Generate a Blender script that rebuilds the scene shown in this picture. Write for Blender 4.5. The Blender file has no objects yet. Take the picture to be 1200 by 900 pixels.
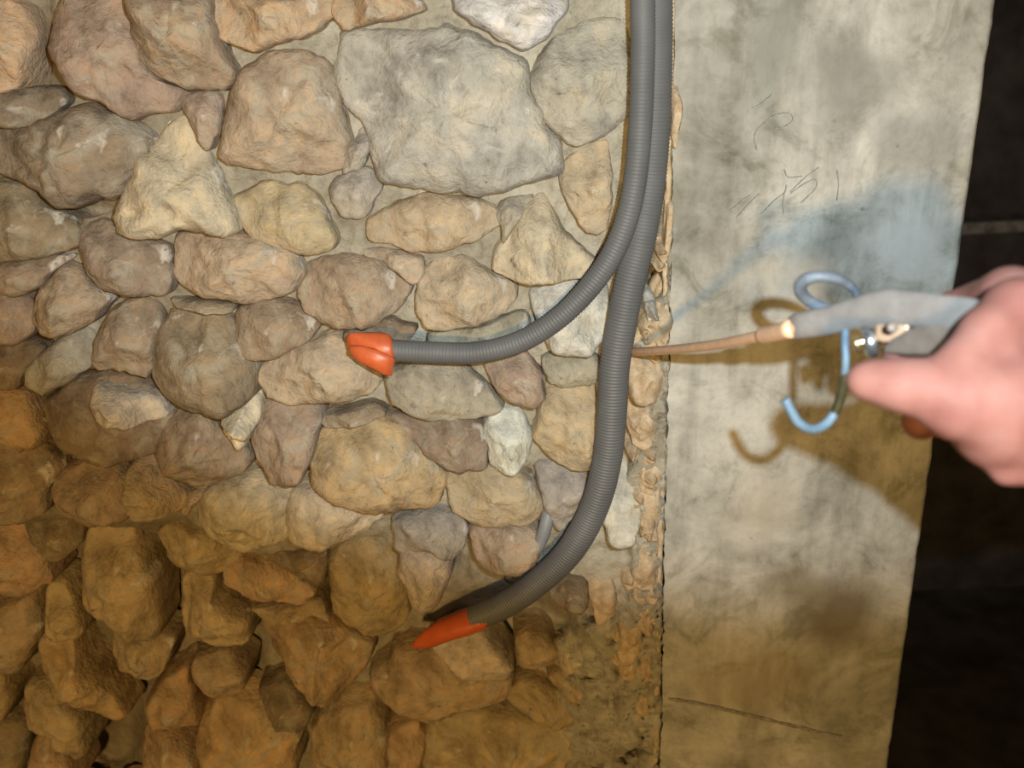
import bpy, bmesh, math, random
import numpy as np
from mathutils import Vector, noise

# ------------------------------------------------------------------ camera
FPX = 1046.0
PITCH, ROLL = math.radians(21.0), math.radians(-2.49)
F = Vector((0, math.cos(PITCH), -math.sin(PITCH)))
R0 = Vector((1, 0, 0)); U0 = Vector((0, math.sin(PITCH), math.cos(PITCH)))
R = R0 * math.cos(ROLL) + U0 * math.sin(ROLL)
U = U0 * math.cos(ROLL) - R0 * math.sin(ROLL)
CAM = -F * 1.0

scene = bpy.context.scene
COL = scene.collection
cd = bpy.data.cameras.new('camera'); co = bpy.data.objects.new('camera', cd); COL.objects.link(co)
cd.sensor_width = 36.0; cd.lens = 36.0 * FPX / 1200.0; cd.clip_start = 0.02
co.matrix_world = __import__('mathutils').Matrix((
    (R.x, U.x, -F.x, CAM.x), (R.y, U.y, -F.y, CAM.y), (R.z, U.z, -F.z, CAM.z), (0, 0, 0, 1)))
cd.dof.use_dof = True; cd.dof.focus_distance = 0.93; cd.dof.aperture_fstop = 4.5
scene.camera = co

def ray(px, py): return F + R * ((px - 600) / FPX) - U * ((py - 450) / FPX)
def at(px, py, y=0.0):                     # the point of plane y = const under a picture point
    r = ray(px, py); return CAM + r * ((y - CAM.y) / r.y)
def atz(px, py, z): return CAM + ray(px, py) * z
def topx(p):
    d = p - CAM; z = d.dot(F)
    return 600 + d.dot(R) / z * FPX, 450 - d.dot(U) / z * FPX

# ------------------------------------------------------------------ world, lights, exposure
w = bpy.data.worlds.new('dark cellar'); scene.world = w; w.use_nodes = True
w.node_tree.nodes['Background'].inputs[0].default_value = (1.0, 0.72, 0.42, 1)
w.node_tree.nodes['Background'].inputs[1].default_value = 0.035

def lamp(name, kind, loc, power, color, size, aim=None, **kw):
    l = bpy.data.lights.new(name, kind); o = bpy.data.objects.new(name, l); COL.objects.link(o)
    o.location = loc; l.energy = power; l.color = color; l.shadow_soft_size = size
    for k, v in kw.items(): setattr(l, k, v)
    if aim is not None: o.rotation_euler = (aim - loc).to_track_quat('-Z', 'Y').to_euler()
    return o
flash_loc = CAM + R * 0.075 + U * 0.044
flash = lamp('camera_flash', 'SPOT', flash_loc, 37.0, (0.81, 0.94, 1.0), 0.006, at(850, 85),
             spot_size=math.radians(70), spot_blend=0.36)
flash.scale = (1.62, 1.0, 1.0)              # the flash window is wider than it is tall
gun_p = atz(960, 385, 0.58)
work_loc = gun_p - (R * 0.22 + U * 0.31 + F) * 1.9
work = lamp('work_lamp', 'POINT', work_loc, 134.0, (1.0, 0.62, 0.21), 0.065)

vs = scene.view_settings
vs.view_transform = 'Standard'; vs.look = 'None'; vs.exposure = 0.0; vs.gamma = 1.0; vs.use_curve_mapping = False

# ------------------------------------------------------------------ helpers
def tag(o, label=None, cat=None, group=None, kind=None):
    for k, v in (('label', label), ('category', cat), ('group', group), ('kind', kind)):
        if v: o[k] = v
    return o
def mesh_obj(name, verts, faces, mat, parent=None, smooth=True, origin=None):
    org = Vector(origin) if origin is not None else Vector((0, 0, 0))
    me = bpy.data.meshes.new(name)
    me.from_pydata([tuple(Vector(v) - org) for v in verts], [], faces); me.update()
    if smooth: me.polygons.foreach_set('use_smooth', [True] * len(me.polygons))
    o = bpy.data.objects.new(name, me); COL.objects.link(o); me.materials.append(mat)
    o.location = org
    if parent is not None:
        o.parent = parent; o.location = org - PLOC(parent)
    return o
def PLOC(o):
    v = Vector(o.location)
    while o.parent: o = o.parent; v += Vector(o.location)
    return v
def empty(name, loc):
    o = bpy.data.objects.new(name, None); COL.objects.link(o); o.location = loc; o.empty_display_size = .02
    return o
def fbm(p, octv=4, H=0.9): return noise.fractal(p, H, 2.0, octv, noise_basis='PERLIN_ORIGINAL')
def sstep(a, b, x):
    t = min(1, max(0, (x - a) / (b - a))); return t * t * (3 - 2 * t)
def spline(pts, per=14):                   # centripetal-free Catmull-Rom through Vectors (or tuples of any size)
    P = [Vector(p) for p in pts]; P = [P[0] * 2 - P[1]] + P + [P[-1] * 2 - P[-2]]
    out = []
    for i in range(1, len(P) - 2):
        a, b, c, d = P[i - 1], P[i], P[i + 1], P[i + 2]
        for k in range(per):
            t = k / per
            out.append(0.5 * ((2 * b) + (c - a) * t + (2 * a - 5 * b + 4 * c - d) * t * t + (3 * b - a - 3 * c + d) * t ** 3))
    out.append(P[-2]); return out
def resample(pts, step):
    L = [0.0]
    for a, b in zip(pts, pts[1:]): L.append(L[-1] + (b - a).length)
    n = max(2, int(L[-1] / step)); out = []; j = 0
    for i in range(n + 1):
        s = L[-1] * i / n
        while j < len(L) - 2 and L[j + 1] < s: j += 1
        t = (s - L[j]) / max(1e-9, L[j + 1] - L[j]); out.append(pts[j].lerp(pts[j + 1], t))
    return out, L[-1]
def frames(pts, up=None):
    T = []
    for i in range(len(pts)):
        T.append((pts[min(i + 1, len(pts) - 1)] - pts[max(i - 1, 0)]).normalized())
    n = (up or -F); n = (n - T[0] * n.dot(T[0])).normalized(); out = []
    for t in T:
        n = (n - t * n.dot(t)).normalized(); out.append((t, n, t.cross(n)))
    return out
def loft(name, secs, mat, parent, sides=20, origin=None, fn=None):
    """secs: (centre, axis_a, axis_b, ra, rb); closed caps"""
    V, Fc = [], []
    for i, (c, a, b, ra, rb) in enumerate(secs):
        for k in range(sides):
            t = 2 * math.pi * k / sides
            q = fn(i, t) if fn else 1.0
            V.append(c + a * (math.cos(t) * ra * q) + b * (math.sin(t) * rb * q))
    for i in range(len(secs) - 1):
        for k in range(sides):
            k2 = (k + 1) % sides
            Fc.append((i * sides + k, i * sides + k2, (i + 1) * sides + k2, (i + 1) * sides + k))
    Fc.append(tuple(range(sides - 1, -1, -1))); m = (len(secs) - 1) * sides
    Fc.append(tuple(range(m, m + sides)))
    return mesh_obj(name, V, Fc, mat, parent, True, origin if origin is not None else secs[0][0])
def tube(name, pts, rad, mat, parent, sides=14, step=None, origin=None, up=None):
    """rad: number or function(distance fraction, index)"""
    if step: pts, _ = resample(pts, step)
    fr = frames(pts, up); n = len(pts) - 1
    r = rad if callable(rad) else (lambda t, i: rad)
    return loft(name, [(p, f[1], f[2], r(i / n, i), r(i / n, i)) for i, (p, f) in enumerate(zip(pts, fr))], mat, parent, sides, origin)

# ------------------------------------------------------------------ materials
class MatB:
    def __init__(s, name, rough=0.8, spec=0.3):
        s.m = bpy.data.materials.new(name); s.m.use_nodes = True; s.t = s.m.node_tree; s.N = s.t.nodes
        s.b = s.N['Principled BSDF']; s.b.inputs['Roughness'].default_value = rough
        s.b.inputs['Specular IOR Level'].default_value = spec
        s.tc = s.N.new('ShaderNodeTexCoord')
    def link(s, a, b): s.t.links.new(a, b)
    def noise(s, scale, detail=5, rough=0.6, coord='Object', dist=0.0, stretch=None):
        n = s.N.new('ShaderNodeTexNoise'); n.inputs['Scale'].default_value = scale
        n.inputs['Detail'].default_value = detail; n.inputs['Roughness'].default_value = rough
        n.inputs['Distortion'].default_value = dist
        src = s.tc.outputs[coord]
        if stretch:
            mp = s.N.new('ShaderNodeMapping'); mp.inputs['Scale'].default_value = stretch; s.link(src, mp.inputs[0]); src = mp.outputs[0]
        s.link(src, n.inputs['Vector']); return n.outputs['Fac']
    def ramp(s, fac, stops):
        r = s.N.new('ShaderNodeValToRGB'); e = r.color_ramp.elements
        while len(e) < len(stops): e.new(0.5)
        for i, (p, c) in enumerate(stops):
            e[i].position = p; e[i].color = (*c, 1) if len(c) == 3 else c
        s.link(fac, r.inputs[0]); return r.outputs[0]
    def mix(s, fac, a, b, mode='MIX'):
        m = s.N.new('ShaderNodeMix'); m.data_type = 'RGBA'; m.blend_type = mode
        for src, i in ((fac, 0), (a, 6), (b, 7)):
            if isinstance(src, (int, float)): m.inputs[i].default_value = src
            elif isinstance(src, tuple): m.inputs[i].default_value = (*src, 1)
            else: s.link(src, m.inputs[i])
        return m.outputs[2]
    def color(s, c):
        if isinstance(c, tuple): s.b.inputs['Base Color'].default_value = (*c, 1)
        else: s.link(c, s.b.inputs['Base Color'])
    def bump(s, h, dist=0.002, strength=0.6):
        b = s.N.new('ShaderNodeBump'); b.inputs['Distance'].default_value = dist; b.inputs['Strength'].default_value = strength
        s.link(h, b.inputs['Height']); s.link(b.outputs[0], s.b.inputs['Normal'])
g3 = lambda v: (v, v, v)

ms = MatB('rough limestone', 0.85, 0.25)                # hue of each stone comes from its object colour
oi = ms.N.new('ShaderNodeObjectInfo')
n1 = ms.noise(13, 6, 0.62, 'Generated' if False else 'Object', 0.4); n2 = ms.noise(55, 6, 0.65); n3 = ms.noise(170, 4, 0.6)
c = ms.mix(1.0, oi.outputs['Color'], ms.ramp(n1, [(0.34, (0.55, 0.53, 0.52)), (0.5, (1, 1, 1)), (0.66, (1.30, 1.20, 1.05))]), 'MULTIPLY')
c = ms.mix(1.0, c, ms.ramp(n2, [(0.32, (0.72, 0.72, 0.72)), (0.5, (1, 1, 1)), (0.7, (1.14, 1.13, 1.12))]), 'MULTIPLY')
c = ms.mix(ms.ramp(ms.noise(21, 6, 0.65, dist=1.0), [(0.48, g3(0)), (0.62, g3(0.55))]), c, (0.36, 0.34, 0.275))      # grey green film
c = ms.mix(ms.ramp(ms.noise(34, 4, 0.5, dist=0.8), [(0.62, g3(0)), (0.72, g3(0.75))]), c, (0.60, 0.56, 0.50))     # lime smears
c = ms.mix(ms.ramp(ms.noise(120, 3, 0.5), [(0.24, g3(0.7)), (0.33, g3(0))]), c, (0.12, 0.09, 0.06))
ms.color(c); ms.bump(ms.mix(0.35, n2, n3), 0.0065, 1.0); STONE = ms.m

mm = MatB('lime mortar', 0.92, 0.15)
n1 = mm.noise(9, 6, 0.62); n2 = mm.noise(70, 6, 0.7); n3 = mm.noise(260, 3, 0.6)
c = mm.ramp(n1, [(0.30, (0.23, 0.205, 0.155)), (0.48, (0.34, 0.315, 0.25)), (0.66, (0.43, 0.41, 0.345))])
c = mm.mix(1.0, c, mm.ramp(n2, [(0.3, g3(0.68)), (0.5, g3(1.0)), (0.72, g3(1.2))]), 'MULTIPLY')
mortar_xyz = mm.N.new('ShaderNodeSeparateXYZ'); mm.link(mm.tc.outputs['Object'], mortar_xyz.inputs[0])
mr = mm.N.new('ShaderNodeMapRange'); mr.inputs[1].default_value = -0.25; mr.inputs[2].default_value = 0.22; mm.link(mortar_xyz.outputs[0], mr.inputs[0])
c = mm.mix(1.0, c, mm.ramp(mr.outputs[0], [(0.0, (0.62, 0.56, 0.50)), (1.0, (1.0, 1.0, 1.0))]), 'MULTIPLY')      # browner towards the left, with joint shade darkened into the colour
mm.color(c); mm.bump(mm.mix(0.35, n2, n3), 0.006, 0.9); MORTAR = mm.m

mp = MatB('pale lime edge', 0.9, 0.15)
n2 = mp.noise(60, 6, 0.7)
mp.color(mp.ramp(n2, [(0.3, (0.34, 0.24, 0.14)), (0.5, (0.52, 0.40, 0.26)), (0.7, (0.66, 0.58, 0.46))]))
mp.bump(n2, 0.005, 0.9); PALE = mp.m

def plain(name, col, rough=0.5, metal=0.0, spec=0.4, var=0.15, scale=60, bump=0.0, coat=0.0):
    m = MatB(name, rough, spec); m.b.inputs['Metallic'].default_value = metal
    n = m.noise(scale, 5, 0.6)
    m.color(m.mix(1.0, col, m.ramp(n, [(0.3, g3(1 - var)), (0.7, g3(1 + var))]), 'MULTIPLY'))
    if bump: m.bump(n, bump, 0.6)
    return m.m
CONDUIT = plain('grey corrugated plastic', (0.115, 0.118, 0.122), 0.55, 0, 0.4, 0.12, 25)
CABLE = plain('blue grey sheath', (0.20, 0.215, 0.23), 0.5, 0, 0.4, 0.12, 40)
TAPE = plain('orange tape', (0.56, 0.115, 0.038), 0.38, 0, 0.45, 0.10, 90, 0.0006)
COPPER = plain('copper tube', (0.80, 0.52, 0.34), 0.38, 0.25, 0.5, 0.12, 80)
ALU = plain('worn grey alloy', (0.25, 0.235, 0.225), 0.5, 0.15, 0.5, 0.18, 70, 0.0004)
DARKALU = plain('dark grey alloy', (0.20, 0.16, 0.13), 0.5, 0.1, 0.5, 0.2, 80, 0.0004)
STEEL = plain('bright steel', (0.62, 0.63, 0.64), 0.25, 0.9, 0.5, 0.1, 90)
BRASS = plain('brass', (0.75, 0.52, 0.25), 0.25, 0.9, 0.5, 0.1, 90)
BLUE = plain('pale blue coated wire', (0.13, 0.20, 0.27), 0.45, 0.0, 0.4, 0.25, 90)
BLUEGREY = plain('blue grey coated wire', (0.13, 0.155, 0.19), 0.5, 0.0, 0.4, 0.5, 45)
DARKWALL = plain('dark far wall', (0.045, 0.042, 0.046), 0.95, 0, 0.1, 0.5, 9)  # gloom of the unlit room put into the base colour
LEDGE = plain('dusty ledge', (0.13, 0.13, 0.135), 0.95, 0, 0.1, 0.6, 30)
PENCIL = plain('pencil', (0.28, 0.28, 0.265), 0.9, 0, 0.1, 0.3, 300)
DARKLINE = plain('dark grey line', (0.255, 0.235, 0.21), 0.95, 0, 0.1, 0.35, 160)

# ------------------------------------------------------------------ the rubble wall
def recess_line(px):                        # the lower courses sit further back below this line
    P = [(-400, 600), (0, 606), (140, 612), (220, 606), (260, 640), (300, 655), (380, 640), (450, 625), (480, 690), (510, 715),
         (550, 690), (600, 680), (640, 690), (690, 740), (760, 830), (900, 900)]
    for (x0, y0), (x1, y1) in zip(P, P[1:]):
        if x0 <= px <= x1: return y0 + (y1 - y0) * (px - x0) / (x1 - x0)
    return 600
def recess(px, py): return 0.045 * sstep(-4, 22, py - recess_line(px)) * (1 - sstep(610, 720, px))
CREV = [(-200, 791), (0, 791), (150, 791), (250, 780), (300, 769), (350, 758), (420, 739), (480, 737), (540, 732), (600, 714)]
def gap(px, py):                            # how deep the joints are raked
    g = 0.006 + 0.014 * (1 - sstep(60, 330, px)) * 0.8
    g += 0.012 * sstep(300, 420, py) * (1 - sstep(560, 680, px))
    g += 0.020 * sstep(600, 660, py) * (1 - sstep(600, 690, px))
    for (cx, cy, rx, ry, d) in ((48, 60, 22, 60, .035), (110, 245, 40, 14, .03), (137, 875, 28, 28, .05), (765, 324, 10, 24, .075), (660, 720, 50, 22, .04),
                                (600, 745, 32, 30, .03), (150, 820, 30, 35, .03), (480, 665, 14, 40, .02), (296, 765, 14, 30, .03), (205, 700, 10, 40, .03),
                                (640, 365, 26, 16, .015), (660, 445, 34, 12, .02), (60, 690, 20, 30, .02), (655, 560, 26, 14, .02), (375, 690, 14, 40, .02),
                                (290, 520, 14, 30, .015), (170, 455, 26, 8, .015), (240, 735, 24, 30, .015), (545, 640, 8, 26, .02)):
        q = ((px - cx) / rx) ** 2 + ((py - cy) / ry) ** 2
        if q < 3: g += d * math.exp(-q)
    for (y0, x0), (y1, x1) in zip(CREV, CREV[1:]):          # open crevice beside the thick conduit
        if y0 <= py < y1: g += 0.024 * math.exp(-((px - x0 - (x1 - x0) * (py - y0) / (y1 - y0)) / 6.0) ** 2)
    return g
wall_x0, wall_x1 = -1.6, at(778, 450).x
zb, zt = -1.35, 0.95
wall_edge = at(787, 0).x
bmv = [(x, y, z) for x in (wall_x0, wall_x1 + 0.01) for y in (0.14, 0.45) for z in (zb, zt)]
wall = mesh_obj('wall_left', bmv, [(0, 1, 3, 2), (4, 6, 7, 5), (0, 4, 5, 1), (2, 3, 7, 6), (0, 2, 6, 4), (1, 5, 7, 3)], MORTAR, None, False,
                origin=(-0.5, 0.14, zb))
tag(wall, 'rubble wall of rough tan and brown stones bedded in lime mortar', None, None, 'structure')
V, Fc = [], []
GX = list(range(-260, 801, 4)); GY = list(range(-140, 1041, 4))
for gy in GY:
    for gx in GX:
        p0 = at(gx, gy, 0)
        n = fbm(p0 * 22, 5) * 0.006 + fbm(p0 * 75 + Vector((7, 3, 1)), 3) * 0.0035 + fbm(p0 * 6 + Vector((3, 1, 8)), 3) * 0.006
        edge = sstep(690, 770, gx) * (1 - 0.5 * sstep(300, 120, gy))
        n += edge * (abs(fbm(p0 * 40 + Vector((1, 9, 4)), 4)) * -0.024) + sstep(560, 640, gx) * sstep(660, 740, gy) * (fbm(p0 * 34 + Vector((4, 4, 1)), 4) * 0.020 - abs(fbm(p0 * 55, 3)) * 0.012)
        y = recess(gx, gy) + gap(gx, gy) + n - 0.010 * sstep(700, 770, gx)
        y = min(y, 0.13)
        q = at(gx, gy, y); q.x = min(q.x, wall_edge + 0.003); V.append(q)
nx = len(GX)
for j in range(len(GY) - 1):
    for i in range(nx - 1):
        a = j * nx + i; Fc.append((a, a + nx, a + nx + 1, a + 1))
mortar = mesh_obj('mortar', V, Fc, MORTAR, wall, True, origin=at(300, 450, 0.02))

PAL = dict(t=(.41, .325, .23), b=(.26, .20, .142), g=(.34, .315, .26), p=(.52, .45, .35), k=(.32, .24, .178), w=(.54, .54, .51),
           o=(.44, .31, .19), d=(.215, .165, .115), y=(.41, .315, .19), c=(.39, .375, .315))  # brown tones also darkened for the weaker flash at the wall's left
# colour, height mm, flatness, slope (right, up), outline in picture points of the wall face
STONES = [
 ('o', 24, 3, (.1, .2), [(-30,0),(0,5),(23,10),(36,40),(26,80),(20,103),(0,105),(-30,100)]),
 ('k', 30, 3, (.0, .3), [(66,-12),(147,-12),(152,40),(163,73),(187,95),(207,103),(203,128),(175,131),(143,133),(110,117),(80,97),(63,73),(53,43)]),
 ('k', 40, 3.5, (.2, .1), [(147,-12),(240,-12),(247,40),(268,75),(263,103),(233,103),(207,100),(187,93),(163,73),(150,40)]),
 ('o', 30, 3.5, (.5, .2), [(240,13),(253,-6),(387,-6),(393,13),(350,43),(310,50),(298,57),(267,48),(247,40)]),
 ('d', 20, 3, (.1, .1), [(-20,110),(0,108),(60,105),(72,120),(33,147),(0,146),(-20,145)]),
 ('d', 36, 2.6, (-.2, .3), [(-30,155),(0,150),(40,143),(83,127),(127,133),(160,150),(171,170),(157,197),(133,233),(110,233),(87,242),(63,240),(20,213),(-30,197)]),
 ('p', 34, 4, (.3, .1), [(213,130),(240,187),(260,227),(280,270),(267,278),(240,270),(213,267),(180,280),(140,275),(125,257),(143,227),(163,187),(185,155)]),
 ('t', 30, 3, (.1, .1), [(255,190),(260,140),(275,90),(300,68),(350,55),(383,77),(397,133),(410,165),(402,195),(387,204),(320,197)]),
 ('t', 20, 4, (.3, .2), [(270,234),(313,217),(363,220),(380,253),(393,283),(380,297),(347,293),(300,280),(278,262)]),
 ('d', 22, 2.6, (-.1, .2), [(-30,212),(0,215),(30,227),(50,247),(85,262),(88,290),(40,303),(0,305),(-30,305)]),
 ('b', 26, 2.6, (-.1, .2), [(83,268),(110,260),(150,278),(188,290),(196,320),(195,345),(150,348),(120,340),(100,315),(86,290)]),
 ('t', 30, 3, (.1, .2), [(198,282),(230,272),(290,280),(345,290),(352,320),(340,345),(290,353),(240,350),(210,335),(200,315)]),
 ('b', 18, 2.6, (0, .2), [(-30,312),(0,310),(45,305),(83,302),(60,317),(45,335),(20,346),(-30,342)]),
 ('k', 38, 4, (.5, .0), [(50,330),(67,317),(90,320),(103,340),(123,353),(103,377),(63,397),(43,393),(33,367)]),
 ('k', 28, 2.8, (.1, .1), [(-30,345),(0,343),(17,347),(37,367),(33,390),(17,402),(0,399),(-30,397)]),
 ('g', 26, 3, (-.1, .3), [(28,433),(63,403),(93,390),(107,400),(103,433),(73,447),(50,463),(30,452)]),
 ('d', 18, 2.5, (0, .2), [(-30,405),(0,408),(30,407),(40,415),(25,435),(22,452),(-30,450)]),
 ('b', 26, 3, (.1, .2), [(107,400),(127,363),(167,357),(182,380),(177,410),(172,440),(147,437),(110,433)]),
 ('b', 34, 2.8, (-.1, .1), [(178,398),(200,366),(240,366),(270,385),(285,413),(302,433),(292,463),(267,483),(230,480),(190,467),(175,440)]),
 ('b', 24, 3, (.3, .1), [(272,365),(300,352),(345,360),(373,383),(350,405),(320,416),(292,423),(278,408)]),
 ('b', 16, 3, (.1, .1), [(195,352),(235,354),(275,357),(268,366),(235,362),(205,362)]),
 ('p', 46, 4.5, (.1, .0), [(103,453),(130,460),(173,470),(195,493),(160,497),(130,497),(113,482)]),
 ('p', 46, 5, (.1, .0), [(287,468),(297,478),(300,490),(296,502),(280,530),(265,512),(258,495)]),
 ('k', 36, 3.2, (-.1, .3), [(185,505),(200,485),(240,490),(265,515),(285,535),(290,553),(253,567),(227,573),(200,560),(182,533)]),
 ('k', 30, 4, (.2, .2), [(303,487),(320,473),(353,473),(377,487),(366,527),(357,557),(320,563),(303,540),(293,517)]),
 ('t', 30, 2.8, (.0, .2), [(297,443),(317,423),(350,407),(385,400),(430,403),(447,430),(440,458),(410,470),(340,473),(310,465)]),
 ('d', 15, 2.6, (.0, .2), [(45,478),(75,455),(110,447),(150,445),(182,470),(203,493),(180,530),(130,543),(100,535),(66,522)]),
 ('o', 24, 2.8, (.1, .1), [(-30,455),(0,455),(30,465),(50,495),(50,520),(20,527),(-30,527)]),
 ('k', 30, 2.7, (.0, .2), [(57,562),(100,550),(140,553),(150,585),(157,605),(110,615),(75,608),(58,590)]),
 ('t', 40, 3.5, (.5, .1), [(147,547),(180,540),(200,567),(217,590),(205,603),(170,603),(153,590)]),
 ('b', 22, 2.6, (.2, .2), [(-30,532),(0,530),(35,527),(58,545),(62,560),(50,578),(50,600),(30,610),(-30,607)]),
 ('p', 34, 2.8, (.0, .4), [(225,592),(255,570),(300,565),(340,578),(335,610),(333,634),(290,650),(250,637),(230,615)]),
 ('p', 32, 2.8, (-.1, .4), [(340,578),(370,575),(440,592),(450,610),(420,630),(370,640),(335,634),(334,605)]),
 ('y', 34, 2.6, (-.1, .1), [(380,505),(430,495),(480,515),(520,560),(512,597),(450,600),(400,590),(365,570),(362,530)]),
 ('k', 26, 2.8, (.2, .1), [(350,312),(400,300),(450,310),(482,340),(450,375),(400,388),(360,370),(348,340)]),
 ('o', 30, 3.4, (.4, .3), [(388,-12),(475,-12),(500,8),(462,25),(430,25),(405,37),(390,15)]),
 ('w', 28, 3.6, (.0, .2), [(530,-12),(667,-12),(660,15),(640,38),(613,58),(597,47),(580,37),(557,30),(537,17)]),
 ('c', 36, 3.6, (-.05, .0), [(393,62),(400,40),(433,32),(483,42),(517,32),(550,36),(587,60),(622,76),(624,113),(640,150),(657,170),(660,203),(633,210),(600,220),(560,232),(537,223),(507,226),(480,217),(447,213),(433,187),(437,160),(407,130),(390,100)]),
 ('c', 26, 3.2, (.0, .2), [(630,77),(653,42),(700,20),(742,27),(742,127),(720,150),(677,170),(660,163),(630,123),(622,110)]),
 ('t', 20, 3.4, (.1, .1), [(663,200),(683,177),(713,167),(717,200),(713,267),(700,273),(683,267),(670,240),(661,217)]),
 ('t', 22, 3.0, (.0, .2), [(425,262),(467,240),(510,229),(560,235),(580,243),(587,263),(557,283),(490,295),(460,287),(433,283)]),
 ('p', 32, 4.2, (.2, .0), [(575,318),(590,285),(605,260),(635,232),(645,245),(657,270),(677,293),(697,305),(692,323),(640,327),(600,328)]),
 ('t', 32, 3.4, (.2, .2), [(485,345),(498,315),(540,303),(573,320),(605,337),(603,360),(580,373),(533,387),(507,385),(488,373)]),
 ('w', 22, 3.0, (.1, .1), [(622,347),(645,333),(680,328),(710,335),(718,360),(708,390),(690,412),(650,412),(640,395),(630,370)]),
 ('k', 24, 3.6, (-.3, .3), [(567,420),(613,415),(633,440),(637,465),(628,473),(600,470),(580,453)]),
 ('t', 24, 3.8, (.1, .1), [(645,455),(697,457),(702,487),(695,547),(667,547),(645,532),(627,513),(630,487),(640,470)]),
 ('w', 26, 3.0, (.1, .1), [(568,508),(577,490),(605,487),(622,513),(615,540),(593,552),(577,547),(570,520)]),
 ('g', 18, 3.0, (.1, .3), [(450,442),(480,432),(535,430),(570,458),(590,483),(545,490),(490,487),(455,473)]),
 ('b', 22, 2.7, (.0, .1), [(445,492),(500,490),(555,495),(570,520),(568,550),(530,550),(500,530),(465,505)]),
 ('t', 24, 2.7, (.0, .2), [(520,560),(560,550),(615,558),(638,590),(628,612),(560,617),(527,600)]),
 ('g', 22, 3.0, (.1, .1), [(625,550),(660,549),(692,560),(690,592),(655,622),(642,600)]),
 ('w', 20, 4.0, (.2, .0), [(722,530),(742,570),(750,600),(740,630),(712,627),(706,595)]),
 ('g', 26, 2.8, (.1, .1), [(455,618),(500,605),(540,612),(548,640),(528,655),(500,640),(468,650)]),
 ('p', 36, 3.2, (.1, .1), [(468,652),(500,636),(530,646),(524,683),(510,710),(490,717),(477,693),(467,667)]),
 ('t', 36, 2.8, (.0, .1), [(548,635),(567,620),(613,621),(640,630),(632,653),(613,670),(587,677),(563,667)]),
 ('g', 16, 3, (0, .2), [(395,207),(430,197),(445,220),(425,255),(400,252),(387,225)]),
 ('b', 16, 3, (0, .2), [(400,390),(450,380),(482,387),(480,400),(440,404),(405,398)]),
 ('g', 16, 3, (0, .2), [(500,393),(560,385),(610,368),(622,385),(590,398),(540,404),(500,403)]),
 ('k', 18, 3, (0, .2), [(208,107),(258,110),(256,142),(245,180),(228,150),(212,130)]),
 ('g', 14, 3, (0, .2), [(587,238),(627,230),(615,250),(598,270),(590,285)]),
 ('t', 14, 3, (0, .2), [(415,292),(460,297),(492,302),(493,316),(482,332),(455,308),(420,300)]),
 ('b', 16, 3, (0, .2), [(375,490),(440,478),(452,490),(430,494),(385,503)]),
 ('g', 12, 3, (0, .2), [(640,418),(690,415),(705,430),(700,450),(648,450),(638,436)]),
 ('t', 16, 3, (0, .2), [(215,578),(250,568),(228,590),(222,600)]),
 ('g', 16, 3, (0, .2), [(400,205),(420,150),(432,165),(428,190)]),
 # the lower, recessed courses
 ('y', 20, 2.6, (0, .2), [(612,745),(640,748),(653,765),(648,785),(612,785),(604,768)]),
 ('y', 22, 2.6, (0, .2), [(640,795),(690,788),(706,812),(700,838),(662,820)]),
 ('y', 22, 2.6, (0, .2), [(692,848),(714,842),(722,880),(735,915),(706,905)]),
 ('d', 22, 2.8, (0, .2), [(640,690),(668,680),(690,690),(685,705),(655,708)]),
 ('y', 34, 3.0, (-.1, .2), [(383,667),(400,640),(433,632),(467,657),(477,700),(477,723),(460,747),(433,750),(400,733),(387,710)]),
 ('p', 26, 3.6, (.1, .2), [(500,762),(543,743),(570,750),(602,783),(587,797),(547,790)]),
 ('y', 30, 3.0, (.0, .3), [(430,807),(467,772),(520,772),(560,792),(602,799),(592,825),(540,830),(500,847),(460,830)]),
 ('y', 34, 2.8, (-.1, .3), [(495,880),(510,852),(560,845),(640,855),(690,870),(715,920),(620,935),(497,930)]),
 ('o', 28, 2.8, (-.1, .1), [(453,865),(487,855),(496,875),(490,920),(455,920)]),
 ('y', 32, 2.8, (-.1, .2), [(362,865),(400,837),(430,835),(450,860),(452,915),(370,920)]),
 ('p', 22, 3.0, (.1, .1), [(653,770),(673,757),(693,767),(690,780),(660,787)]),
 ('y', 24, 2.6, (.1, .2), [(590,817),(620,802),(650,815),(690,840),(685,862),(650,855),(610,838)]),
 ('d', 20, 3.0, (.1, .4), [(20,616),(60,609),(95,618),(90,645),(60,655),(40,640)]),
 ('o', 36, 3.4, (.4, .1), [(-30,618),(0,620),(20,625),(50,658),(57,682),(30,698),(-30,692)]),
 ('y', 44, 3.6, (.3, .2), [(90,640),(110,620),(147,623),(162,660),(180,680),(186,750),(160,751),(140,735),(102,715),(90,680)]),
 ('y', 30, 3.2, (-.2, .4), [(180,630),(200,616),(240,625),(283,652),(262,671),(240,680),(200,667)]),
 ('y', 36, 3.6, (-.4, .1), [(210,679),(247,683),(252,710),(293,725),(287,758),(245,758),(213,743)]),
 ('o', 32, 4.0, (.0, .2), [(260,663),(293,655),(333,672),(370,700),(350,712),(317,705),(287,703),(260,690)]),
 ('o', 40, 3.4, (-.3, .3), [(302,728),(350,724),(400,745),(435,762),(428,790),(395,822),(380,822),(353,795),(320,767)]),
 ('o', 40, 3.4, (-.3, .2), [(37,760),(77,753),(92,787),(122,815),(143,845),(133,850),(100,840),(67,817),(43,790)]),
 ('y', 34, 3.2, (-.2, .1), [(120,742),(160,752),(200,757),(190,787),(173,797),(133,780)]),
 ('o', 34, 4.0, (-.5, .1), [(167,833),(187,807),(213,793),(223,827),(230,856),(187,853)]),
 ('y', 30, 3.2, (-.2, .2), [(220,780),(253,770),(287,787),(280,813),(260,820),(233,803)]),
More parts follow.
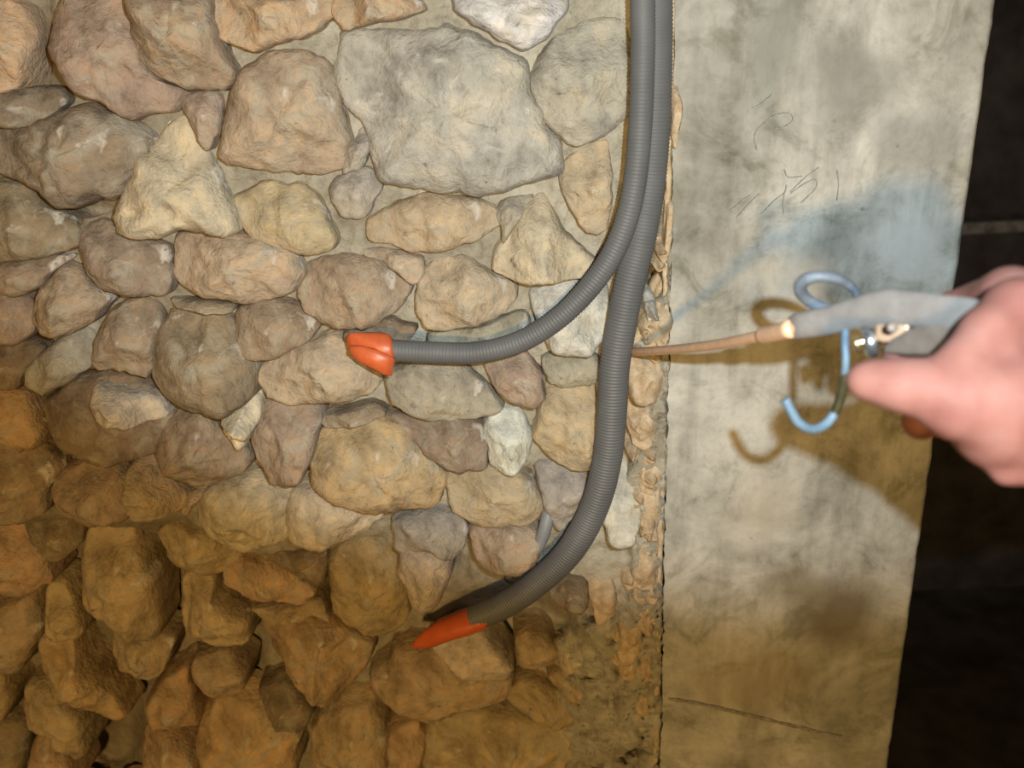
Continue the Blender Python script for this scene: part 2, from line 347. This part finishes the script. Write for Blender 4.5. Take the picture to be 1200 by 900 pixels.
 ('o', 38, 4.2, (.0, .2), [(230,860),(257,823),(300,833),(347,860),(345,900),(335,925),(287,930),(237,905)]),
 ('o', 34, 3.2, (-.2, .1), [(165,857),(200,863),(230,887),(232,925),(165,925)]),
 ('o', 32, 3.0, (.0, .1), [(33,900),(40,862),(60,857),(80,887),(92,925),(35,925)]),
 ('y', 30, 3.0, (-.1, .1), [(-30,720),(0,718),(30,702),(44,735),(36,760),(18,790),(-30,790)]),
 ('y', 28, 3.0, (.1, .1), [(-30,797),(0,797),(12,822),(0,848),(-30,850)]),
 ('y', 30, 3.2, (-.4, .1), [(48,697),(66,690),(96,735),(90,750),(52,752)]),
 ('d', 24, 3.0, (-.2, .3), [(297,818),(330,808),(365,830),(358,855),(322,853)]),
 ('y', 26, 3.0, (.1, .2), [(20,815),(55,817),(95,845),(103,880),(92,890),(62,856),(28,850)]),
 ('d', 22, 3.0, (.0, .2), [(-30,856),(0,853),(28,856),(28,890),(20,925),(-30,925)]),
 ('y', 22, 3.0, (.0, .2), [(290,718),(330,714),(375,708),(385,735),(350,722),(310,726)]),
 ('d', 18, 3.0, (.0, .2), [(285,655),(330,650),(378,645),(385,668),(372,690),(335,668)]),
]
def chaikin(P, closed=True, k=1):
    for _ in range(k):
        Q = []
        for i in range(len(P)):
            a, b = P[i], P[(i + 1) % len(P)]
            Q += [a * 0.86 + b * 0.14, a * 0.14 + b * 0.86]
        P = Q
    return P
def make_stone(code, hmm, flat, slope, poly, seed, name='stone', mat=None, depth=0.05, parent=None):
    rnd = random.Random(seed)
    cx = sum(p[0] for p in poly) / len(poly); cy = sum(p[1] for p in poly) / len(poly)
    base = 0.042 if cy > recess_line(cx) else 0.0
    h = hmm / 1000.0 * 1.2
    lean = rnd.uniform(0.007, 0.013) if base == 0 else rnd.uniform(-0.002, 0.012)
    P = [at(x, y, base - h * 0.45) for x, y in poly]
    A = cxx = czz = 0.0
    for a, b in zip(P, P[1:] + P[:1]):
        k = a.x * b.z - b.x * a.z; A += k; cxx += (a.x + b.x) * k; czz += (a.z + b.z) * k
    c0 = Vector((cxx / (3 * A), 0, czz / (3 * A)))
    P = chaikin([Vector((p.x, 0, p.z)) for p in P], k=2)
    P.append(P[0].copy()); per = sum((b - a).length for a, b in zip(P, P[1:]))
    n = max(36, min(110, int(per / 0.0055)))
    out, _ = resample(P, per / n * 0.99999); out = out[:n]
    off = Vector((rnd.uniform(-50, 50), rnd.uniform(-50, 50), rnd.uniform(-50, 50)))
    rim = []
    for p in out:
        d = (p - c0); L = d.length
        j = fbm(p * 45 + off, 4) * 0.0045 + 0.0032
        rim.append(d * (1 + j / max(L, .01)))
    size = math.sqrt(abs(A) / 2 / math.pi) + 1e-6
    planes = []
    for k in range(rnd.randint(5, 7)):
        a = rnd.uniform(0, 2 * math.pi); planes.append((math.cos(a), math.sin(a), rnd.uniform(0.6, 2.0), rnd.uniform(0.95, 1.25)))
    S = [1.05, 1.03, 1.0, 0.975, 0.94, 0.90, 0.85, 0.79, 0.72, 0.64, 0.55, 0.45, 0.34, 0.22, 0.1]
    Vv, Ff = [], []
    def hgt(d, s):
        u, v = d.x / size, d.z / size
        prof = (max(0.0, 1 - s ** (flat * 1.7))) ** (1 / (flat * 0.95))
        top = 1.0 - (0.30 if base == 0 else 0.12) * max(-1.0, min(1.2, v)) + 0.9 * (slope[0] * u * -0.6 + slope[1] * v * -0.35)
        for (a, b, g, t) in planes:
            q = t - g * (a * u + b * v) * 0.55
            top = min(top, q) if abs(top - q) > .08 else 0.5 * (top + q) - 0.02 - 0.25 * (top - q) ** 2 / .08 * 0
        wp = Vector((d.x, 0, d.z)) + off
        top += 0.12 * fbm(wp * 16, 3) + 0.12 * (1 - 2 * abs(fbm(wp * 34 + Vector((5, 5, 5)), 3)))
        return h * prof * max(0.3, top) + (0.0020 * fbm(wp * 95, 3) + 0.0022 * fbm(wp * 42, 3)) * min(1, prof * 2)
    for s in S:
        for d in rim:
            q = d * s
            if s > 1.02: yy = base + (depth if s > 1.04 else 0.012)
            else: yy = base - hgt(q, min(1, s)) + lean * max(-1.2, min(1.3, q.z / size))
            Vv.append(Vector((c0.x + q.x, yy, c0.z + q.z)))
    Vv.append(Vector((c0.x, base - hgt(Vector((0, 0, 0)), 0), c0.z)))
    for i in range(len(S) - 1):
        for k in range(n):
            k2 = (k + 1) % n
            Ff.append((i * n + k, i * n + k2, (i + 1) * n + k2, (i + 1) * n + k))
    m = (len(S) - 1) * n
    for k in range(n): Ff.append((m + k, m + (k + 1) % n, len(Vv) - 1))
    if A < 0: Ff = [f[::-1] for f in Ff]
    o = mesh_obj(name, Vv, Ff, mat or STONE, parent, True, origin=Vector((c0.x, base, c0.z)))
    cr = PAL[code]; j = rnd.uniform(0.9, 1.1)
    o.color = (cr[0] * j, cr[1] * j * rnd.uniform(.97, 1.03), cr[2] * j * rnd.uniform(.92, 1.08), 1)
    return o
for i, (code, hmm, flat, sl, poly) in enumerate(STONES):
    make_stone(code, hmm, flat, sl, poly, 100 + i, parent=wall)
# the courses carry on past the edges of the picture
rb = random.Random(5)
spots = [(x + rb.uniform(-8, 8), y + rb.uniform(-8, 8)) for y in range(-90, 1010, 62) for x in (-215, -140, -70)]
spots += [(x + rb.uniform(-8, 8), y + rb.uniform(-5, 5)) for x in range(0, 700, 78) for y in (-62, 968)]
for k, (x, y) in enumerate(spots):
    poly = []
    for q in range(9):
        an = 2 * math.pi * q / 9 + rb.uniform(-.25, .25); m = rb.uniform(.8, 1.08); poly.append((x + 37 * m * math.cos(an), y + 30 * m * math.sin(an)))
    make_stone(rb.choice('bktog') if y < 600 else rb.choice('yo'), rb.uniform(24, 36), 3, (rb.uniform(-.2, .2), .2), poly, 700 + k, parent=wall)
# crumbling lumps of pale mortar between the conduits and the concrete
LUMPS = [(14, [(783,60),(792,60),(794,110),(797,135),(790,170),(785,150),(786,110)]),
 (12, [(786,180),(792,190),(788,250),(783,300),(776,300),(781,250)]),
 (20, [(774,345),(785,330),(785,360),(780,400),(745,406),(740,397),(757,372),(768,360)]),
 (20, [(732,424),(760,420),(779,428),(778,455),(765,470),(742,466),(734,445)]),
 (20, [(738,470),(765,474),(770,500),(758,528),(742,520),(737,495)]),
 (12, [(752,520),(776,490),(774,560),(768,610),(757,606),(750,570)]),
 (16, [(742,632),(758,622),(769,640),(766,690),(752,712),(741,690)]),
 (20, [(728,735),(745,712),(757,722),(750,760),(735,775),(722,765)]),
 (18, [(708,800),(722,778),(735,782),(728,815),(716,835),(704,825)]),
 (20, [(715,842),(740,836),(752,860),(745,885),(722,875)]),
 (16, [(690,690),(712,668),(722,690),(716,720),(700,730)])]
for i, (hmm, poly) in enumerate(LUMPS):
    make_stone('p', hmm, 2.4, (0, .1), poly, 900 + i, name='mortar_lump', mat=PALE, parent=wall)
make_stone('w', 24, 3, (0, .1), [(756, 354), (764, 349), (771, 356), (769, 371), (760, 376)], 950, parent=wall)
rl = random.Random(21)
for k in range(46):                         # smaller crumbs down the strip
    y = rl.uniform(290, 905); t = (y - 290) / 615
    x1 = 783 - 16 * t - 6; x0 = 762 if y < 350 else (742 if y < 600 else 742 - (y - 600) * 0.16)
    x = x1 - (x1 - x0) * rl.random() ** 1.3; a = rl.uniform(6, 12); b = a * rl.uniform(0.8, 1.7)
    poly = []
    for q in range(7):
        an = 2 * math.pi * q / 7 + rl.uniform(-.3, .3); m = rl.uniform(.7, 1.1); poly.append((min(x1 + 4, x + a * m * math.cos(an)), y + b * m * math.sin(an)))
    make_stone('p', rl.uniform(12, 20), 2.4, (0, .1), poly, 960 + k, name='mortar_lump', mat=PALE, parent=wall)

# ------------------------------------------------------------------ concrete pillar
mc = MatB('cast concrete', 0.82, 0.25)
big = mc.noise(5.5, 7, 0.62, dist=0.5); streak = mc.noise(9, 5, 0.6, stretch=(3.2, 1, 0.35), dist=0.3)
fine = mc.noise(70, 6, 0.7); blot = mc.noise(16, 6, 0.66, dist=0.8)
c = mc.ramp(big, [(0.33, (0.22, 0.212, 0.178)), (0.47, (0.36, 0.35, 0.31)), (0.60, (0.50, 0.49, 0.445))])
c = mc.mix(1.0, c, mc.ramp(streak, [(0.34, g3(0.80)), (0.5, g3(1.0)), (0.66, g3(1.07))]), 'MULTIPLY')
c = mc.mix(1.0, c, mc.ramp(blot, [(0.34, (0.66, 0.66, 0.60)), (0.47, g3(1.0)), (0.66, g3(1.14))]), 'MULTIPLY')
c = mc.mix(1.0, c, mc.ramp(fine, [(0.30, g3(0.82)), (0.5, g3(1.0)), (0.75, g3(1.08))]), 'MULTIPLY')
def blob(m, c, px, py, rx, rz, col, amt, org):
    p = at(px, py, 0) - org
    mpn = m.N.new('ShaderNodeMapping'); mpn.vector_type = 'TEXTURE'
    mpn.inputs['Location'].default_value = p; mpn.inputs['Scale'].default_value = (rx, 1.0, rz)
    wn = m.N.new('ShaderNodeTexNoise'); wn.inputs['Scale'].default_value = 14; wn.inputs['Detail'].default_value = 5
    m.link(m.tc.outputs['Object'], wn.inputs['Vector'])
    va = m.N.new('ShaderNodeVectorMath'); va.operation = 'MULTIPLY_ADD'
    m.link(wn.outputs['Color'], va.inputs[0]); va.inputs[1].default_value = (0.09, 0.0, 0.09)
    m.link(m.tc.outputs['Object'], va.inputs[2])
    vb = m.N.new('ShaderNodeVectorMath'); vb.operation = 'SUBTRACT'; m.link(va.outputs[0], vb.inputs[0]); vb.inputs[1].default_value = (0.045, 0, 0.045)
    m.link(vb.outputs[0], mpn.inputs[0])
    ln = m.N.new('ShaderNodeVectorMath'); ln.operation = 'LENGTH'; m.link(mpn.outputs[0], ln.inputs[0])
    return m.mix(m.ramp(ln.outputs['Value'], [(0.35, g3(amt)), (1.0, g3(0))]), c, col)
px0, px1 = at(787, 0).x, at(1168, 0).x
pil_org = Vector(((px0 + px1) / 2, 0.0, zb))
for a in ((985, 720, .085, .07, (.16, .13, .075), .9), (930, 690, .05, .05, (.20, .165, .10), .6), (1000, 100, .06, .06, (.20, .195, .17), .7), (1080, 160, .06, .05, (.22, .22, .21), .6),
          (905, 60, .03, .09, (.27, .28, .25), .5), (890, 600, .06, .07, (.52, .47, .38), .5), (1060, 290, .05, .05, (.56, .55, .52), .7), (935, 330, .08, .04, (.50, .49, .45), .4),
          (880, 800, .10, .06, (.33, .26, .16), .5)):
    c = blob(mc, c, *a, pil_org)
pit = mc.ramp(mc.noise(48, 2, 0.5), [(0.22, g3(0.55)), (0.29, g3(0))])
c = mc.mix(pit, c, (0.10, 0.09, 0.07))
mc.color(c); mc.bump(mc.mix(0.5, fine, blot), 0.0016, 0.7); CONC = mc.m
nu, nv = 60, 240; V, Fc = [], []
for j in range(nv + 1):
    z = zb + (zt - zb) * j / nv
    for i in range(nu + 1):
        t = i / nu; x = px0 + (px1 - px0) * t
        e = (1 - sstep(0, .05, t))
        p = Vector((x, 0, z))
        x += e * fbm(Vector((0, 3, z * 26)), 4) * 0.0012 - 0.0015 * sstep(.98, 1, t) * fbm(Vector((8, 1, z * 30)), 3)
        V.append(Vector((x, fbm(p * 7, 4) * 0.0015 + fbm(p * 60, 2) * 0.0004 + e * 0.002 * fbm(p * 40, 2) + 0.003 * sstep(.985, 1, t), z)))
m1 = nu + 1
for j in range(nv):
    for i in range(nu):
        a = j * m1 + i; Fc.append((a, a + 1, a + m1 + 1, a + m1))
b0 = len(V)
for j in range(nv + 1):
    z = zb + (zt - zb) * j / nv; V += [Vector((px0, 0.45, z)), Vector((px1, 0.45, z))]
for j in range(nv):
    a, b = b0 + 2 * j, b0 + 2 * j + 2
    Fc += [(a, j * m1, (j + 1) * m1, b), (j * m1 + nu, a + 1, b + 1, (j + 1) * m1 + nu), (a + 1, a, b, b + 1)]
top = [nv * m1 + i for i in range(m1)]; Fc.append(tuple(top + [b0 + 2 * nv + 1, b0 + 2 * nv]))
pillar = mesh_obj('wall_right', V, Fc, CONC, None, True, origin=pil_org)
tag(pillar, 'stained grey concrete pillar beside the rubble wall', None, None, 'structure')
# thin fin of cement along the pillar's left arris
pts = []
for k in range(150):
    z = -0.62 + 1.25 * k / 149
    pts.append(Vector((px0 - 0.0002 + 0.0016 * fbm(Vector((z * 30, 1, 2)), 3), -0.0030, z)))
tube('cement_fin', pts, lambda t, i: 0.0034 + 0.0018 * fbm(Vector((i * .35, 2, 2)), 3), PALE, pillar, 8)
# pencil scribbles and a thin slanting dark line on the concrete
def stroke(name, pp, wd, mat):
    Q = [at(x, y, 0) for x, y in pp]; Q = spline(Q, 8); V, Fc = [], []
    for i, p in enumerate(Q):
        t = (Q[min(i + 1, len(Q) - 1)] - Q[max(i - 1, 0)]).normalized(); nrm = Vector((-t.z, 0, t.x))
        wv = wd * (0.7 + 0.6 * noise.noise(p * 90)) * 0.5
        p = Vector((p.x, -0.0022, p.z)); V += [p + nrm * wv, p - nrm * wv]
        V += [p + nrm * wv + Vector((0, .003, 0)), p - nrm * wv + Vector((0, .003, 0))]
    for i in range(len(Q) - 1):
        a = i * 4; Fc += [(a, a + 1, a + 5, a + 4), (a, a + 4, a + 6, a + 2), (a + 1, a + 3, a + 7, a + 5)]
    return mesh_obj(name, V, Fc, mat, pillar, False, origin=Q[0])
W8 = lambda L: [(760 + x / 2.727, y / 2.727) for x, y in L]
for L in ([(345,480),(338,430),(370,390),(410,365),(450,362),(458,385),(430,405),(400,410)], [(262,672),(300,640),(325,622)], [(280,695),(320,650),(352,618)],
          [(360,682),(400,640),(432,615),(440,590)], [(430,682),(428,650),(432,618)], [(452,612),(500,565),(542,535)], [(452,618),(490,590),(530,572),(532,600),(485,648)],
          [(432,540),(445,565),(490,562)], [(600,540),(605,590),(600,640)], [(330,345),(360,330),(395,300)]):
    stroke('pencil_mark', W8(L), 0.0016, PENCIL)
stroke('dark_line', [(783, 818), (820, 824), (880, 838), (930, 850), (985, 863)], 0.0065, DARKLINE)

# ------------------------------------------------------------------ dark room beyond the pillar
def box(name, lo, hi, mat, parent=None):
    Vb = [(x, y, z) for x in (lo[0], hi[0]) for y in (lo[1], hi[1]) for z in (lo[2], hi[2])]
    return mesh_obj(name, Vb, [(0, 1, 3, 2), (4, 6, 7, 5), (0, 4, 5, 1), (2, 3, 7, 6), (0, 2, 6, 4), (1, 5, 7, 3)], mat, parent, False, origin=((lo[0] + hi[0]) / 2, lo[1], lo[2]))
back = tag(box('wall_back', (-1.6, 1.5, zb), (3.2, 1.7, 2.6), DARKWALL), 'wall far behind the concrete pillar, gloom put into its colour', None, None, 'structure')
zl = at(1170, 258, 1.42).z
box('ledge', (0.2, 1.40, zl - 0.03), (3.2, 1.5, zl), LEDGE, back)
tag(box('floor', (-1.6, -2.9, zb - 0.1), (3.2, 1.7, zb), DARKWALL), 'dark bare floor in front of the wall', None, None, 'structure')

# ------------------------------------------------------------------ conduits
def conduit(label, pp, r, group):
    pts = spline([at(x, y, d) for x, y, d in pp], 16)
    root = empty('conduit', pts[-1]); tag(root, label, 'conduit', group)
    pitch = 0.0036; q, L = resample(pts, pitch / 4)
    prof = (1.0, 1.0, 0.955, 0.955)
    fr = frames(q)
    loft('corrugated_pipe', [(p, f[1], f[2], r * prof[i % 4], r * prof[i % 4]) for i, (p, f) in enumerate(zip(q, fr))], CONDUIT, root, 20, origin=pts[-1])
    return root, q, fr
A1 = [(752,-90,-.052),(753,0,-.052),(753,70,-.052),(750,150,-.052),(742,225,-.053),(726,280,-.053),(700,325,-.052),(660,368,-.050),(612,399,-.047),(560,413,-.044),(505,413,-.042),(452,410,-.042)]
c1, q1, f1 = conduit('grey corrugated conduit bending left, shorter upper one, orange taped end', A1, 0.0118, None)
A2 = [(768,-90,-.022),(768,0,-.022),(768,70,-.022),(766,150,-.023),(760,220,-.025),(750,280,-.028),(738,330,-.030),(728,380,-.032),(720,430,-.034),(717,480,-.036),(711,540,-.037),(696,595,-.036),(668,645,-.032),(630,682,-.024),(592,708,-.016),(555,724,-.010)]
c2, q2, f2 = conduit('thick grey corrugated conduit running lower down, its orange taped end near bottom stones', A2, 0.0168, None)
def sec(px, py, y, ax, ra, rb):             # flattened section: ra across the picture axis ax, rb towards the viewer
    a = Vector((ax[0], 0, ax[1])).normalized(); return (at(px, py, y), a, Vector((0, -1, 0)), ra, rb)
up = (-.1, 1)
wr = lambda i, t: 1 + 0.07 * math.sin(3 * t + i * 1.3) + 0.04 * math.sin(7 * t + i * 2.1)
tp = loft('tape_wrap', [sec(462, 410, -.044, up, .0125, .0130), sec(459, 409, -.044, up, .0150, .0142), sec(448, 407, -.044, up, .0152, .0140), sec(435, 405, -.044, up, .0145, .011),
     sec(422, 403, -.044, up, .0135, .008), sec(414, 402, -.044, up, .0115, .005), sec(408, 402, -.044, up, .007, .003)], TAPE, c1, 22, fn=wr)
fl = (.25, 1)
loft('tape_flap', [sec(410, 409, -.052, fl, .004, .0035), sec(422, 415, -.056, fl, .0085, .0050), sec(437, 421, -.059, fl, .0110, .005), sec(452, 427, -.060, fl, .0115, .0045), sec(461, 430, -.058, fl, .0100, .002)], TAPE, tp, 18, fn=wr)
up2 = (.28, 1)
tp2 = loft('tape_wrap', [sec(573, 718, -.011, up2, .0170, .0175), sec(569, 720, -.010, up2, .0188, .0188), sec(552, 727, -.009, up2, .0186, .0184), sec(530, 735, -.008, up2, .0184, .0175), sec(512, 741, -.007, up2, .0182, .015),
      sec(503, 745, -.006, up2, .0165, .011), sec(494, 750, -.006, up2, .0125, .0065), sec(487, 754, -.006, up2, .0080, .0035), sec(483, 757, -.006, up2, .004, .0015)], TAPE, c2, 22, fn=wr)
cab = tube('electric_cable', spline([at(*p) for p in [(650,556,.040),(646,578,.004),(642,605,-.016),(635,630,-.022),(622,652,-.018),(598,676,.030)]], 10), 0.0080, CABLE, None, 12, origin=at(643, 605, -.02))
tag(cab, 'short thin grey cable half buried left of the thick conduit', 'cable')

# ------------------------------------------------------------------ the gun
gun = empty('blow_gun', atz(1100, 400, 0.5)); tag(gun, 'grey metal blow gun with long thin copper nozzle, held by the hand', 'blow gun')
zn0 = (at(740, 412, -.014) - CAM).dot(F); iz0, iz1 = 1 / zn0, 1 / 0.60
def zg(px): return 1 / (iz0 + (iz1 - iz0) * (px - 737) / (928 - 737)) if px <= 928 else 0.60 - (px - 928) / 212 * 0.115
def gp(px, py, dz=0): return atz(px, py, zg(px) + dz)
npts = spline([gp(740, 412), gp(770, 411), gp(805, 408), gp(845, 403), gp(885, 395), gp(915, 388), gp(940, 382)], 8)
nz = tube('nozzle', npts, 0.0044, COPPER, gun, 14)
kp = spline([gp(893, 393), gp(905, 391), gp(928, 385)], 6)
tube('nozzle_collar', kp, lambda t, i: 0.0062 - 0.0012 * (t < .05), COPPER, nz, 16)
def gsec(px, py, hpx, deep, tilt=0.0):      # hpx: half height in picture points; deep: ratio towards viewer
    z = zg(px); r = hpx * z / FPX; a = (U * math.cos(tilt) + R * math.sin(tilt))
    return (gp(px, py), a, -F, r, r * deep)
loft('barrel', [gsec(926, 384, 9, 1.0, -.2), gsec(928, 384, 13.5, 1.0, -.2), gsec(934, 382, 15.5, 1.0, -.2), gsec(950, 379.5, 16.5, 1, -.2), gsec(970, 376, 17, 1, -.2), gsec(990, 370, 18, .95, -.15), gsec(1008, 365, 19, .9, 0),
     gsec(1024, 361, 20.5, .85), gsec(1042, 360, 21.5, .8), gsec(1070, 362, 21, .8), gsec(1100, 366, 21, .8), gsec(1130, 369, 21, .8), gsec(1150, 371, 19, .8), gsec(1158, 372, 14, .8)], ALU, gun, 24)
hd = loft('grip', [gsec(1036, 410, 3, .8), gsec(1044, 405, 9, .8), gsec(1060, 401, 15, .7), gsec(1085, 398, 18, .65), gsec(1115, 397, 20, .65), gsec(1140, 398, 19, .65), gsec(1150, 398, 14, .65)], DARKALU, gun, 20)
def disc(name, px, py, rpx, th, mat, parent, dz, ax=None):
    z = zg(px) + dz; c = atz(px, py, z); a = ax or -F; a = a.normalized(); b = a.cross(R).normalized(); d = a.cross(b); r = rpx * z / FPX
    return loft(name, [(c, b, d, r * .9, r * .9), (c + a * th * .15, b, d, r, r), (c + a * th * .85, b, d, r, r), (c + a * th, b, d, r * .85, r * .85)], mat, parent, 18)
pl = loft('lug', [gsec(1026, 388, 10, .35), gsec(1034, 388, 13, .4), gsec(1046, 386, 14, .4), gsec(1058, 384, 12, .4), gsec(1064, 382, 8, .3)], COPPER, gun, 18)
disc('pivot_pin', 1044, 384, 6.5, .004, DARKALU, gun, -.014)
tax = (R * 0.75 + U * 0.42 - F * 0.25)
def cyl(name, a, b, r, mat, parent, sides=18, rings=((0, .85), (.12, 1), (.88, 1), (1, .85))):
    d = (b - a); t = d.normalized(); n = t.cross(F).normalized(); m = t.cross(n)
    return loft(name, [(a + d * s, n, m, r * k, r * k) for s, k in rings], mat, parent, sides)
a = atz(998, 403, .56); b = atz(1034, 396, .555)
cyl('valve_stem', a, b, 0.0042, BRASS, gun)
cyl('valve_nut', atz(1012, 402, .558), atz(1026, 399, .556), 0.0100, STEEL, gun, 12)
cyl('valve_cap', atz(1000, 403.5, .562), atz(1009, 402, .56), 0.0062, BRASS, gun, 12)
hk = [(991, 384), (990, 402), (991, 422), (989, 445), (983, 472), (971, 494), (953, 503), (935, 494), (920, 468)]
tube('hook', spline([atz(x, y, .568 - .006 * math.sin(i)) for i, (x, y) in enumerate(hk)], 8), lambda t, i: (0.0024 if t < .35 else 0.0031), BLUE, gun, 12)
rp = []
for k in range(41):
    t = 2 * math.pi * k / 40; ex, ey = 34 * math.cos(t), 18 * math.sin(t); ro = .22
    rp.append(atz(971 + ex * math.cos(ro) - ey * math.sin(ro), 343 + ex * math.sin(ro) + ey * math.cos(ro), 0.595 + 0.012 * math.sin(t)))
tube('hanging_ring', rp, lambda t, i: 0.0036 + .0008 * math.cos(2 * math.pi * (t - .5)), BLUEGREY, gun, 12)

# ------------------------------------------------------------------ the hand: one continuous surface from blended tapered capsules
msk = MatB('skin', 0.6, 0.2)
n1 = msk.noise(28, 4, 0.55); n2 = msk.noise(260, 4, 0.6)
c = msk.ramp(n1, [(0.3, (0.19, 0.075, 0.062)), (0.5, (0.245, 0.108, 0.088)), (0.7, (0.285, 0.14, 0.118))])
msk.color(c); msk.b.inputs['Subsurface Weight'].default_value = 0.25
msk.b.inputs['Subsurface Radius'].default_value = (0.006, 0.002, 0.001); msk.b.inputs['Subsurface Scale'].default_value = 1.0
msk.bump(n2, 0.0006, 0.5); SKIN = msk.m
NAIL = plain('finger nail', (0.55, 0.33, 0.27), 0.35, 0, 0.45, 0.06, 60)
def cpt(px, py, z): return np.array([(px - 600) / FPX * z, -(py - 450) / FPX * z, z], dtype=np.float32)
def chain(*pts): return [(cpt(*p[:3]), p[3] * p[2] / FPX) for p in pts]
HAND = [   # (blend, chain of (px, py, depth, radius in px))
 (.010, chain((1178, 462, .475, 74), (1260, 462, .470, 84), (1340, 480, .46, 72), (1460, 520, .44, 74))),           # palm, wrist, forearm
 (.010, chain((1172, 500, .468, 52), (1250, 500, .465, 70))),                                                       # heel of the thumb
 (.008, chain((1013, 446, .470, 20.5), (1030, 447, .468, 22.5), (1058, 452, .462, 28), (1085, 455, .460, 31), (1122, 466, .460, 46), (1165, 470, .462, 62))),  # thumb
 (.007, chain((1128, 424, .458, 29), (1160, 391, .464, 31), (1192, 364, .470, 36), (1250, 372, .48, 55))),                                  # web of skin over the gun
 (.006, chain((1184, 348, .515, 37), (1150, 362, .545, 31), (1118, 368, .556, 25), (1075, 396, .552, 22), (1052, 412, .548, 18))),   # index finger behind
 (.004, chain((1215, 395, .545, 38), (1150, 435, .575, 26), (1105, 480, .570, 22), (1080, 494, .545, 20), (1075, 493, .520, 18))),    # middle
 (.004, chain((1225, 430, .550, 36), (1170, 470, .580, 25), (1132, 500, .570, 20), (1116, 497, .540, 19), (1113, 490, .520, 17))),    # ring
 (.004, chain((1235, 465, .550, 32), (1195, 505, .570, 21), (1165, 520, .560, 18), (1150, 515, .535, 16), (1148, 507, .52, 14))),    # little
 (.006, chain((1180, 551, .468, 19), (1230, 545, .468, 26))),                                                       # wrist bone bump
]
lo = np.array([0.170, -0.085, 0.395], np.float32); hi = np.array([0.395, 0.085, 0.640], np.float32); vx = 0.0017
dims = np.ceil((hi - lo) / vx).astype(int)
gx = [lo[k] + vx * np.arange(dims[k], dtype=np.float32) for k in range(3)]
X, Y, Z = np.meshgrid(*gx, indexing='ij')
Dm = np.full(X.shape, 1.0, np.float32)
for kk, ch in HAND:
    for (a, ra), (b, rb) in zip(ch, ch[1:]):
        ba = b - a; L2 = float(ba @ ba)
        t = np.clip(((X - a[0]) * ba[0] + (Y - a[1]) * ba[1] + (Z - a[2]) * ba[2]) / L2, 0, 1)
        d = np.sqrt((X - a[0] - t * ba[0]) ** 2 + (Y - a[1] - t * ba[1]) ** 2 + (Z - a[2] - t * ba[2]) ** 2) - (ra + (rb - ra) * t)
        hh = np.maximum(kk - np.abs(Dm - d), 0) / kk
        Dm = np.minimum(Dm, d) - hh * hh * kk * 0.25
Dm[0], Dm[-1], Dm[:, 0], Dm[:, -1], Dm[:, :, 0], Dm[:, :, -1] = [0.01] * 6   # closed at the box
def surface_nets(D, lo, vx):
    ins = D < 0; c = np.zeros(np.array(D.shape) - 1, int)
    sl = lambda i, j, k: (slice(i, D.shape[0] - 1 + i), slice(j, D.shape[1] - 1 + j), slice(k, D.shape[2] - 1 + k))
    for i in (0, 1):
        for j in (0, 1):
            for k in (0, 1): c += ins[sl(i, j, k)]
    act = (c > 0) & (c < 8); idx = np.full(act.shape, -1, int); ijk = np.argwhere(act); idx[act] = np.arange(len(ijk))
    acc = np.zeros((len(ijk), 3)); cnt = np.zeros(len(ijk))
    cor = [(i, j, k) for i in (0, 1) for j in (0, 1) for k in (0, 1)]
    for p in cor:
        for ax in range(3):
            if p[ax]: continue
            q = list(p); q[ax] = 1
            a = D[tuple((ijk + p).T)]; b = D[tuple((ijk + q).T)]; m = (a < 0) != (b < 0)
            t = np.where(m, a / np.where(a == b, 1, a - b), 0); pos = np.repeat(np.array([p], float), len(ijk), 0); pos[:, ax] = t
            acc[m] += pos[m]; cnt[m] += 1
    vert = lo + vx * (ijk + acc / cnt[:, None]); faces = []
    for ax in range(3):
        u, v = (ax + 1) % 3, (ax + 2) % 3
        a = ins[tuple(slice(0, -1) if k == ax else slice(None) for k in range(3))]; b = ins[tuple(slice(1, None) if k == ax else slice(None) for k in range(3))]
        e = np.argwhere(a != b); e = e[(e[:, u] > 0) & (e[:, v] > 0) & (e[:, u] < D.shape[u] - 1) & (e[:, v] < D.shape[v] - 1)]
        fl = a[tuple(e.T)]
        def cell(du, dv):
            q = e.copy(); q[:, u] -= du; q[:, v] -= dv; return idx[tuple(q.T)]
        Q = np.stack([cell(1, 1), cell(0, 1), cell(0, 0), cell(1, 0)], 1)
        Q[~fl] = Q[~fl][:, ::-1]; faces.append(Q)
    return vert, np.concatenate(faces)
hv, hf = surface_nets(Dm, lo, vx)
nb = [[] for _ in hv]
e0 = np.concatenate([hf[:, [k, (k + 1) % 4]] for k in range(4)])
for _ in range(3):                          # a light Laplacian smooth
    s = np.zeros_like(hv); n_ = np.zeros(len(hv)); np.add.at(s, e0[:, 0], hv[e0[:, 1]]); np.add.at(n_, e0[:, 0], 1)
    hv = hv * 0.5 + 0.5 * s / np.maximum(n_, 1)[:, None]
c2w = np.array([[R.x, U.x, F.x], [R.y, U.y, F.y], [R.z, U.z, F.z]])
wv = hv @ c2w.T + np.array(CAM)
# camera axes (right, up, forward) are left-handed, so the winding is turned round
hand = mesh_obj('person', [Vector(v) for v in wv], [tuple(int(i) for i in f[::-1]) for f in hf], SKIN, None, True, origin=atz(1180, 470, .475))
tag(hand, 'bare hand reaching in from the right, thumb pointing left along the gun', 'person')

bpy.context.view_layer.update()
